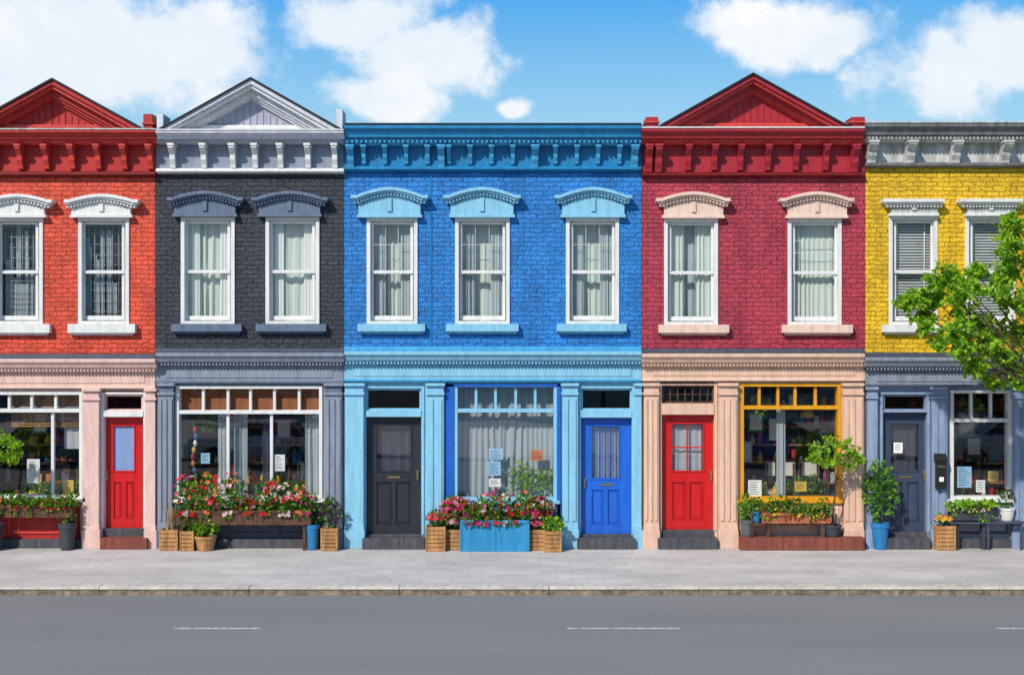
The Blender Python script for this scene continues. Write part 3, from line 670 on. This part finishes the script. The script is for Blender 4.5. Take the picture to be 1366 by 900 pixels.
for i in range(18):
    d=Vector((random.uniform(-.12,.12),random.uniform(-.12,.12),1)); b0=Vector((c[0]+random.uniform(-.1,.1),c[1]+random.uniform(-.1,.1),c[2]-.05)); L=random.uniform(.25,.55)
    F.tube([b0,b0+d*L*.5,b0+d*L],.011,.007,'reed',5)
F.build(e)
e,c,w=crate('potted_plant',240,258,708,.5,'woodL'); plant(e,c,w,692,.5,GL,150,.07,1.6)
e,c,w=pot('potted_plant',256,286,716,.6,'woodL'); plant(e,c,w,694,.6,('leafA','leafD','leafC'),280,.06,1.3)
e,c,w=pot('potted_plant',406,425,700,.45,'bluePot',z=.0); plant(e,c,w,690,.4,n=50,size=.05)
e,c,w=crate('potted_plant',428,450,704,.5); plant(e,c,w,664,.5,('leafP','leafP','leafA'),190,.07,1.3)
e,c,w=crate('potted_plant',568,594,702,.55); plant(e,c,w,684,.55,GL,130,.07,1.0,['fR','fR','fP'])
e,c,w=crate('potted_plant',594,614,706,.42); plant(e,c,w,690,.42,GL,100,.06,1.1,['fP','fW'])
e,c,w=crate('potted_plant',705,727,706,.45); plant(e,c,w,694,.45,('leafA','leafB'),90,.06,1.1,['fP'])
e,c,w=crate('potted_plant',727,749,708,.62); plant(e,c,w,692,.62,('leafD','leafC','leafA'),210,.07,1.2)
for a,b,nm in ((590,624,1),(696,740,2)):
    cx,cz=X((a+b)/2,.35),Z(681,.35); e=empty('hanging_flower_basket',(cx,-.32,cz)); B=Part('basket'); B.lathe(cx,-.3,[(.06,cz-.12),(.15,cz-.03),(.17,cz+.02)],'wood',14); B.box(cx-.012,cx+.012,-.3,-.0,cz-.03,cz-.005,'black'); B.build(e)
    F=Part('flowers'); bush(F,(cx,-.3,cz+.04),.27,.2,.2,420,.08,GL)
    for j in range(85):
        d=rv(); d.y=-abs(d.y); F.flower(Vector((cx+d.x*.3,-.3+d.y*.22,cz+.04+d.z*.22)),d+rv()*.4,.045*random.uniform(.7,1.2),random.choice(['fP','fP','fW','fR','fM']))
    F.build(e)
z=Z(717,.42)
e,c,w=pot('potted_plant',988,1008,694,.36,'metal',z=z); plant(e,c,w,662,.36,('leafA','leafD'),120,.08,1.1)
e,c,w=pot('potted_plant',1004,1016,682,.3,'bluePot',z=Z(697,.3)); plant(e,c,w,664,.3,GL,60,.06,1.2)
e,c,w=pot('potted_plant',1094,1104,700,.36,'potD',z=z); plant(e,c,w,672,.36,('leafA','leafB'),90,.07,1.8)
e,c,w=pot('potted_plant',1165,1190,698,.42,'bluePot',z=.0); plant(e,c,w,618,.4,('leafA','leafB','leafD','leafA'),460,.085,1.85)
e,c,w=crate('potted_plant',1250,1275,701,.42); plant(e,c,w,687,.42,GL,70,.05,1.0,['fY','fC'])
e,c,w=pot('potted_plant',1336,1358,678,.3,'white',z=Z(695,.3)); plant(e,c,w,655,.3,('leafA','leafP','leafB'),80,.06,1.0)
B=Part('plant_stand',.006); B.box(X(1266,.36),X(1366,.36),-.4,-.12,Z(697,.36)-.02,Z(695.6,.36),'slateD'); 
for xx in (1270,1318,1362): B.box(X(xx,.36)-.02,X(xx,.36)+.02,-.38,-.34,0,Z(697,.36)-.02,'slateD')
B.build()
B=Part('plant_stand',.006); B.box(X(1000,.36),X(1112,.36),-.36,-.12,Z(701,.36),Z(698,.36),'wood')
for xx in (1004,1108): B.box(X(xx,.36)-.02,X(xx,.36)+.02,-.34,-.30,z,Z(701,.36),'wood')
B.build()

def tree(name,base,top,clumps,mats,r0,leafn,lsz,nt=24,vis=None):
    e=empty(name,base) 
    T=Part('trunk_and_limbs',0,True); base=Vector(base); top=Vector(top)
    m=(base+top)/2+Vector((random.uniform(-.08,.08),random.uniform(-.05,.05),0))*r0*12
    T.tube([base,base*.7+m*.3,m,top],r0*1.2,r0*.8,'bark',10)
    L=Part('leaves')
    for ci,(c,r) in enumerate(clumps):
        c=Vector(c); d=c-top; mid=top+d*.5+Vector((random.uniform(-.1,.1),random.uniform(-.1,.1),-.12))*d.length*.6+Vector((0,0,.08))
        st=top+(base-top)*random.uniform(0,.18)
        rr=r0*.27; T.tube([st,st*.45+mid*.55,mid,mid*.45+c*.55+Vector((0,0,.02)),c],rr,rr*.18,'bark',6)
        ntt=nt if vis is None or ci<vis else int(nt*.5)
        for i in range(ntt):
            dv=rv(); dv.z=dv.z*.75+.05; tip=c+dv*r*random.uniform(.5,1.35)
            if i%2==0: T.tube([c,(c+tip)/2+rv()*r*.08,tip],rr*.2,rr*.08,'bark',4)
            for j in range(leafn):
                t=random.uniform(.35,1.05); L.leaf(c+(tip-c)*t+rv()*r*.1,dv*.6+rv()+Vector((0,0,-.15)),lsz*random.uniform(.6,1.2),random.choice(mats),.38)
    T.build(e); L.build(e); return e
e,c,w=pot('potted_tree',1100,1126,701,.42,'potD',z=z)
cl=[]
for px,py,r in ((1092,600,.17),(1106,588,.17),(1122,594,.19),(1138,604,.17),(1115,612,.2),(1100,616,.15),(1132,620,.15),(1146,612,.1),(1086,612,.1)): cl.append(((X(px,.55),-.5+random.uniform(-.15,.12),Z(py,.55)),r))
tree('foliage',(c[0],c[1],c[2]-.05),(X(1117,.5),-.5,Z(640,.5)),cl,('leafC','leafD','leafC','leafA'),.02,9,.07,nt=15).parent=e
e2,c,w=pot('potted_tree',-26,0,700,.6,'potD')
cl=[((X(px,.8),-.75+random.uniform(-.1,.1),Z(py,.8)),r) for px,py,r in ((-12,585,.2),(5,586,.19),(16,596,.16),(-4,606,.2),(10,612,.15),(-28,596,.2),(-20,610,.18),(20,604,.1))]
f2=tree('foliage',(c[0],c[1],c[2]-.05),(X(-12,.7),-.7,Z(635,.7)),cl,('leafC','leafD','leafC','leafA'),.02,9,.075,nt=17); f2.parent=e2
for ee in bpy.data.objects:
    if ee.type=='EMPTY' and ee.parent and ee.name.startswith('foliage'): ee.matrix_parent_inverse=Matrix.Translation(-ee.parent.location)
tp=2.2
vis=[(1222,400,.22),(1246,374,.26),(1238,420,.22),(1268,396,.32),(1268,436,.24),(1292,382,.24),(1298,418,.36),(1272,462,.24),(1306,456,.3),(1298,490,.2),(1332,436,.36),(1338,478,.34),(1330,508,.18),(1322,390,.26),(1352,404,.34),(1356,352,.34),(1340,330,.2),(1362,308,.32),(1368,446,.38),(1358,508,.22),(1346,372,.24),(1376,286,.26),(1212,404,.13),(1250,458,.14),(1310,362,.16),(1378,500,.3),(1384,400,.4),(1388,350,.4),(1394,450,.4),(1262,366,.15),(1232,438,.12),(1344,296,.14),(1248,398,.2)]
cl=[((X(a,tp),-tp+random.uniform(-.45,.45),Z(b,tp)),r) for a,b,r in vis]
for i in range(30):
    a=random.uniform(0,6.28); rr=random.uniform(.3,1.7); cl.append(((X(1496,tp)+rr*math.cos(a),-tp-.1+rr*math.sin(a)*.8,random.uniform(3.4,6.6)),.5))
tree('street_tree',(X(1478,tp),-tp-.1,0),(X(1482,tp),-tp-.1,2.5),cl,('leafC','leafD','leafC','leafC','leafD','leafA'),.12,11,.105,27,len(vis))
st=[o for o in bpy.data.objects if o.name.startswith('street_tree')][0]
kids=[o for o in st.children]
for (dx,dy) in ((-24,-37),(-6,-38)):
    e=empty('street_tree',(st.location.x+dx,st.location.y+dy,-.1))
    for kd in kids:
        o=bpy.data.objects.new(kd.name.split('.')[0],kd.data); sc.collection.objects.link(o); o.parent=e; o.matrix_parent_inverse=Matrix.Translation(-st.location)

# ---------------- parked cars on the far side (seen as reflections in the shop glass) ----------------
def car(x,y,mat,s=1):
    e=empty('parked_car',(x,y,-.13)); zb=-.13
    B=Part('body',.02,False); n=8
    def sect(xx,z0,z1,z2,w1,w2): return [(xx,-w1*.92,z0),(xx,-w1,z0+.15),(xx,-w1,z1-.08),(xx,-w2,z2),(xx,w2,z2),(xx,w1,z1-.08),(xx,w1,z0+.15),(xx,w1*.92,z0)]
    st=[(-2.2,.32,.62,.68,.70,.6),(-2.05,.25,.8,.88,.82,.7),(-1.3,.22,.86,.93,.88,.74),(-.4,.2,.9,.97,.9,.76),(.6,.2,.9,.97,.9,.76),(1.5,.22,.9,.98,.88,.74),(2.05,.25,.88,.95,.82,.7),(2.2,.32,.7,.76,.74,.62)]
    vs=[]
    for a in st: vs+=[(x+p*s,y+q,r+zb) for p,q,r in sect(*a)]
    fs=[tuple(range(8)),tuple(range((len(st)-1)*8,len(st)*8))[::-1]]
    for j in range(len(st)-1):
        for i in range(8):
            i2=(i+1)%8; fs.append((j*8+i,(j+1)*8+i,(j+1)*8+i2,j*8+i2))
    B.add(vs,fs,mat); B.build(e)
    C=Part('cabin_windows',.02); 
    lo=[(-1.15,.76),(1.75,.76)]; hi=[(-.45,.6),(1.25,.6)]
    z1,z2=.93+zb,1.40+zb
    v=[(x+s*lo[0][0],y-.76,z1),(x+s*lo[1][0],y-.76,z1),(x+s*lo[1][0],y+.76,z1),(x+s*lo[0][0],y+.76,z1),(x+s*hi[0][0],y-.6,z2),(x+s*hi[1][0],y-.6,z2),(x+s*hi[1][0],y+.6,z2),(x+s*hi[0][0],y+.6,z2)]
    C.add(v,[(0,1,5,4),(1,2,6,5),(2,3,7,6),(3,0,4,7),(4,5,6,7)],'carK'); C.build(e)
    R=Part('roof_and_pillars',.02); xa,xb=sorted((x+s*-.5,x+s*1.3)); R.box(xa,xb,y-.61,y+.61,z2-.01,z2+.05,mat)
    for sy in (-1,1):
        for (q0,q1) in ((-1.15,-.45),(.35,.38),(1.75,1.25)):
            R.tube([Vector((x+s*q0,y+sy*.77,z1)),Vector((x+s*q1,y+sy*.61,z2))],.03,.03,mat,6)
    R.build(e)
    W=Part('wheels',0)
    for wx in (-1.35,1.35):
        for sy in (-1,1):
            c=Vector((x+wx,y+sy*.86,.32+zb)); d=Vector((0,sy*.1,0)); W.tube([c-d,c+d],.32,.32,'rubber',20); W.tube([c+d*.98,c+d*1.08],.2,.17,'metal',14)
    W.build(e)
    Lp=Part('lamps'); 
    for sy in (-.55,.55): Lp.box(x-2.2,x-2.14,y+sy-.14,y+sy+.14,.6+zb,.72+zb,'paper'); Lp.box(x+2.14,x+2.21,y+sy-.14,y+sy+.14,.62+zb,.74+zb,'it0')
    Lp.build(e)
car(-15.0,-18.1,'carB'); car(-8.3,-18.1,'carW'); car(8.6,-18.1,'carB',-1); car(16.2,-18.1,'carW')

# ---------------- ground ----------------
def groundmat(name,c1,c2,scale,rough=.85,bump=.3,big=.4,dist=.004,lo=.86,sx=.25):
    q=NT(name); b=q.n('ShaderNodeBsdfPrincipled',_Roughness=rough); b.inputs['Specular IOR Level'].default_value=.25; q.l(b.outputs[0],q.out.inputs[0])
    tc=q.n('ShaderNodeTexCoord'); n=q.n('ShaderNodeTexNoise',_Scale=scale,_Detail=2.0,_Roughness=.7); q.l(tc.outputs['Object'],n.inputs['Vector'])
    mp=q.n('ShaderNodeMapping'); mp.inputs['Scale'].default_value=(sx,1.1,1); q.l(tc.outputs['Object'],mp.inputs[0])
    n2=q.n('ShaderNodeTexNoise',_Scale=big,_Detail=5.0,_Roughness=.6); q.l(mp.outputs[0],n2.inputs['Vector'])
    r=q.n('ShaderNodeValToRGB'); r.color_ramp.elements[0].position=.35; r.color_ramp.elements[1].position=.65; r.color_ramp.elements[0].color=c1; r.color_ramp.elements[1].color=c2; q.l(n.outputs[0],r.inputs[0])
    r2=q.n('ShaderNodeValToRGB'); r2.color_ramp.elements[0].position=.35; r2.color_ramp.elements[0].color=(lo,lo,lo+.01,1); r2.color_ramp.elements[1].position=.65; q.l(n2.outputs[0],r2.inputs[0])
    mx=q.n('ShaderNodeMix',data_type='RGBA',blend_type='MULTIPLY'); mx.inputs[0].default_value=1; q.l(r.outputs[0],mx.inputs[6]); q.l(r2.outputs[0],mx.inputs[7]); q.l(mx.outputs[2],b.inputs['Base Color'])
    bp=q.n('ShaderNodeBump',_Strength=bump,_Distance=dist); q.l(n.outputs[0],bp.inputs['Height']); q.l(bp.outputs[0],b.inputs['Normal'])
    return q,b,mx,tc,bp,n
M['asphalt']=groundmat('asphalt',(.195,.193,.195,1),(.25,.247,.25,1),90,lo=.88)[0].m
M['earth']=groundmat('ground_grass',(.05,.09,.03,1),(.08,.13,.04,1),3)[0].m
M['kerb']=groundmat('kerb_face',(.17,.125,.085,1),(.38,.30,.21,1),12,bump=.8,big=2.2,dist=.015,lo=.6,sx=1)[0].m
M['kerbtop']=groundmat('kerb_top',(.52,.47,.40,1),(.70,.65,.58,1),10,bump=.4,big=1.6,dist=.008,lo=.72,sx=.8)[0].m
q,b,mx,tc,bp,n=groundmat('pavers',(.53,.49,.47,1),(.66,.62,.60,1),26,bump=.4,big=1.1,lo=.76,sx=.5)
bt=q.n('ShaderNodeTexBrick'); q.l(tc.outputs['Object'],bt.inputs['Vector']); bt.offset=.5
for a_,v_ in (('Scale',1),('Brick Width',.5),('Row Height',.42),('Mortar Size',.006),('Mortar Smooth',.3),('Bias',-.3)): bt.inputs[a_].default_value=v_
bt.inputs['Color1'].default_value=(1,1,1,1); bt.inputs['Color2'].default_value=(.92,.91,.90,1); bt.inputs['Mortar'].default_value=(.68,.65,.62,1)
m3=q.n('ShaderNodeMix',data_type='RGBA',blend_type='MULTIPLY'); m3.inputs[0].default_value=1; q.l(mx.outputs[2],m3.inputs[6]); q.l(bt.outputs[0],m3.inputs[7]); q.l(m3.outputs[2],b.inputs['Base Color'])
M['pavers']=q.m
q=NT('road_paint'); b=q.n('ShaderNodeBsdfPrincipled',_Roughness=.7); b.inputs['Base Color'].default_value=(.7,.7,.7,1)
tr=q.n('ShaderNodeBsdfTransparent'); mxs=q.n('ShaderNodeMixShader'); tc=q.n('ShaderNodeTexCoord'); n=q.n('ShaderNodeTexNoise',_Scale=14.0,_Detail=6.0,_Roughness=.8); q.l(tc.outputs['Object'],n.inputs['Vector'])
r=q.n('ShaderNodeValToRGB'); r.color_ramp.elements[0].position=.38; r.color_ramp.elements[1].position=.56; q.l(n.outputs[0],r.inputs[0]); q.l(r.outputs[0],mxs.inputs[0]); q.l(tr.outputs[0],mxs.inputs[1]); q.l(b.outputs[0],mxs.inputs[2]); q.l(mxs.outputs[0],q.out.inputs[0]); M['roadpaint']=q.m
def flat(name,x0,x1,y0,y1,z,mat):
    P=Part(name); P.add([(x0,y0,z),(x1,y0,z),(x1,y1,z),(x0,y1,z)],[(0,1,2,3)],mat); return P.build()
flat('ground',-3000,3000,-3000,3000,-.16,'earth')
flat('road',-250,250,-19.3,-4.1,-.13,'asphalt')
P=Part('sidewalk'); P.box(-60,60,-3.86,9.5,-.15,0.0,'pavers'); P.build()
P=Part('sidewalk'); P.box(-60,60,-45,-19.5,-.15,0.0,'pavers'); P.build()
for nm,ya,yb,sg in (('kerb',-4.13,-3.865,1),('kerb',-19.495,-19.23,-1)):
    P=Part(nm,.012); x=-45.0
    while x<45:
        L=2.4; h=random.uniform(-.003,.003)
        P.box(x+.002,x+L-.002,ya,yb,-.045,.006+h,'kerbtop')
        P.box(x+.002,x+L-.002,ya+(.02 if sg>0 else 0),yb-(.0 if sg>0 else .02),-.15,-.047,'kerb'); x+=L
    P.build()
P=Part('road_marking')
for a,b in ((-330,-215),(232,347),(757,907),(1330,1480)):
    s_=(D-6.57)/D/S; P.add([((a-683)*s_,-6.61,-.126),((b-683)*s_,-6.61,-.126),((b-683)*s_,-6.53,-.126),((a-683)*s_,-6.53,-.126)],[(0,1,2,3)],'roadpaint')
P.build()

# ---------------- buildings across the street (behind the viewpoint, seen in the panes) ----------------
x=-42
i=0
while x<42:
    w=random.uniform(8,12); h=random.choice([7.0,8.0,8.6]); e=empty('brick_building',(x+w/2,-48,0)); P=Part('walls'); m=random.choice(['brG','beige','brD','greyW','slate'])
    P.box(x,x+w-.05,-54,-46,0,h,m); P.box(x-.1,x+w-.1,-46,-45.7,h-.6,h,'white'); P.build(e)
    P=Part('windows')
    for zz in (1.0,4.6):
        n=int(w/2.2)
        for j in range(n):
            cx=x+w*(j+.5)/n; P.box(cx-.6,cx+.6,-46,-45.93,zz,zz+2,'white'); P.box(cx-.5,cx+.5,-45.93,-45.9,zz+.1,zz+1.9,'carK')
    P.build(e); x+=w; i+=1

# ---------------- sky & sun ----------------
el=math.radians(38); az=math.radians(33)
s=Vector((-math.sin(az)*math.cos(el),-math.cos(az)*math.cos(el),math.sin(el)))
L=bpy.data.lights.new('sun','SUN'); L.energy=4.2; L.angle=math.radians(1.5); L.color=(1,.94,.85)
lo=bpy.data.objects.new('sun',L); sc.collection.objects.link(lo); lo.rotation_euler=(-s).to_track_quat('-Z','Y').to_euler(); lo.location=(-10,-20,25)
w=bpy.data.worlds.new('World'); sc.world=w; w.use_nodes=True; t=w.node_tree; t.nodes.clear()
def N(ty,**kw):
    n=t.nodes.new(ty)
    for a,b in kw.items(): setattr(n,a,b)
    return n
def lk(a,b): t.links.new(a,b)
out=N('ShaderNodeOutputWorld'); bg=N('ShaderNodeBackground'); bg.inputs[1].default_value=.13; lk(bg.outputs[0],out.inputs[0])
sky=N('ShaderNodeTexSky',sky_type='NISHITA'); sky.sun_disc=False; sky.sun_elevation=el; sky.sun_rotation=math.atan2(s.x,s.y); sky.air_density=1.0; sky.dust_density=1.0; sky.ozone_density=1
tc=N('ShaderNodeTexCoord'); sp=N('ShaderNodeSeparateXYZ'); lk(tc.outputs['Generated'],sp.inputs[0])
def math_(op,a,b=None,c=None,clamp=False):
    n=N('ShaderNodeMath',operation=op,use_clamp=clamp)
    for i,v in enumerate((a,b,c)):
        if v is None: continue
        if isinstance(v,(int,float)): n.inputs[i].default_value=v
        else: lk(v,n.inputs[i])
    return n.outputs[0]
ay=math_('MAXIMUM',math_('ABSOLUTE',sp.outputs[1]),.08)
u=math_('DIVIDE',sp.outputs[0],ay); v=math_('DIVIDE',sp.outputs[2],ay)
cb=N('ShaderNodeCombineXYZ'); lk(u,cb.inputs[0]); lk(v,cb.inputs[1])
wn=N('ShaderNodeTexNoise'); wn.inputs['Scale'].default_value=9; wn.inputs['Detail'].default_value=1.5; wn.inputs['Roughness'].default_value=.6; lk(cb.outputs[0],wn.inputs['Vector'])
def vm(op,a,b):
    n=N('ShaderNodeVectorMath',operation=op)
    for i,q_ in enumerate((a,b)):
        if q_ is None: continue
        if isinstance(q_,tuple): n.inputs[i].default_value=q_
        else: lk(q_,n.inputs[i])
    return n
wv=vm('MULTIPLY',vm('SUBTRACT',wn.outputs['Color'],(.5,.5,.5)).outputs[0],(.10,.06,0)).outputs[0]
cv=vm('ADD',cb.outputs[0],wv).outputs[0]
blobs=[(70,40,220,92),(240,65,125,80),(110,115,230,60),(475,22,105,48),(570,78,112,50),(500,135,92,40),(695,137,34,13),(1045,32,115,50),(1110,45,70,46),(1255,108,105,54),(1338,88,92,66)]
acc=None
for (px,py,rx,ry) in blobs:
    d=vm('SUBTRACT',cv,((px-683)/1792,(450-py)/1792,0)).outputs[0]
    d=vm('MULTIPLY',d,(1792/rx,1792/ry,0)).outputs[0]
    ln=vm('LENGTH',d,None).outputs['Value']; f=math_('SUBTRACT',1.0,ln)
    acc=f if acc is None else math_('MAXIMUM',acc,f)
fn=N('ShaderNodeTexNoise'); fn.inputs['Scale'].default_value=19; fn.inputs['Detail'].default_value=5; fn.inputs['Roughness'].default_value=.62; lk(cb.outputs[0],fn.inputs['Vector'])
dens=math_('ADD',acc,math_('MULTIPLY',math_('SUBTRACT',fn.outputs[0],.5),1.9))
mr=N('ShaderNodeMapRange'); mr.interpolation_type='SMOOTHSTEP'; mr.inputs[1].default_value=-.2; mr.inputs[2].default_value=.42; lk(dens,mr.inputs[0])
alpha=math_('MULTIPLY',mr.outputs[0],math_('GREATER_THAN',sp.outputs[2],0.0))
cr=N('ShaderNodeValToRGB'); cr.color_ramp.elements[0].position=.2; cr.color_ramp.elements[1].position=.85
cr.color_ramp.elements[0].color=(.93,.96,.99,1); cr.color_ramp.elements[1].color=(.99,.99,1,1)
e3=cr.color_ramp.elements.new(.5); e3.color=(.80,.88,.96,1)
sps=N('ShaderNodeSeparateXYZ'); lk(wn.outputs['Color'],sps.inputs[0])
lk(math_('MULTIPLY_ADD',math_('ADD',sps.outputs[2],fn.outputs[0]),1.0,-.5),cr.inputs[0])
cs=vm('MULTIPLY',cr.outputs[0],(7.8,7.8,7.8)).outputs[0]
gr=N('ShaderNodeValToRGB'); gr.color_ramp.elements[0].position=.12; gr.color_ramp.elements[1].position=.245
gr.color_ramp.elements[0].color=lin(172,220,250); gr.color_ramp.elements[1].color=lin(70,168,248); lk(sp.outputs[2],gr.inputs[0])
gs=vm('MULTIPLY',gr.outputs[0],(8.0,8.0,8.0)).outputs[0]
gf=N('ShaderNodeMapRange'); gf.inputs[1].default_value=.3; gf.inputs[2].default_value=.75; gf.inputs[3].default_value=.9; gf.inputs[4].default_value=.1; lk(sp.outputs[2],gf.inputs[0])
m1=N('ShaderNodeMix',data_type='RGBA'); lk(gf.outputs[0],m1.inputs[0]); lk(sky.outputs[0],m1.inputs[6]); lk(gs,m1.inputs[7])
m2=N('ShaderNodeMix',data_type='RGBA'); lk(alpha,m2.inputs[0]); lk(m1.outputs[2],m2.inputs[6]); lk(cs,m2.inputs[7]); lk(m2.outputs[2],bg.inputs[0])

cam=bpy.data.cameras.new('camera'); co=bpy.data.objects.new('camera',cam); sc.collection.objects.link(co)
co.location=(0,-D,EYE); co.rotation_euler=(math.pi/2,0,0); cam.lens=36*1792/1366; cam.sensor_width=36; cam.clip_end=12000
sc.camera=co
sc.view_settings.view_transform='Standard'; sc.view_settings.look='None'; sc.view_settings.exposure=0
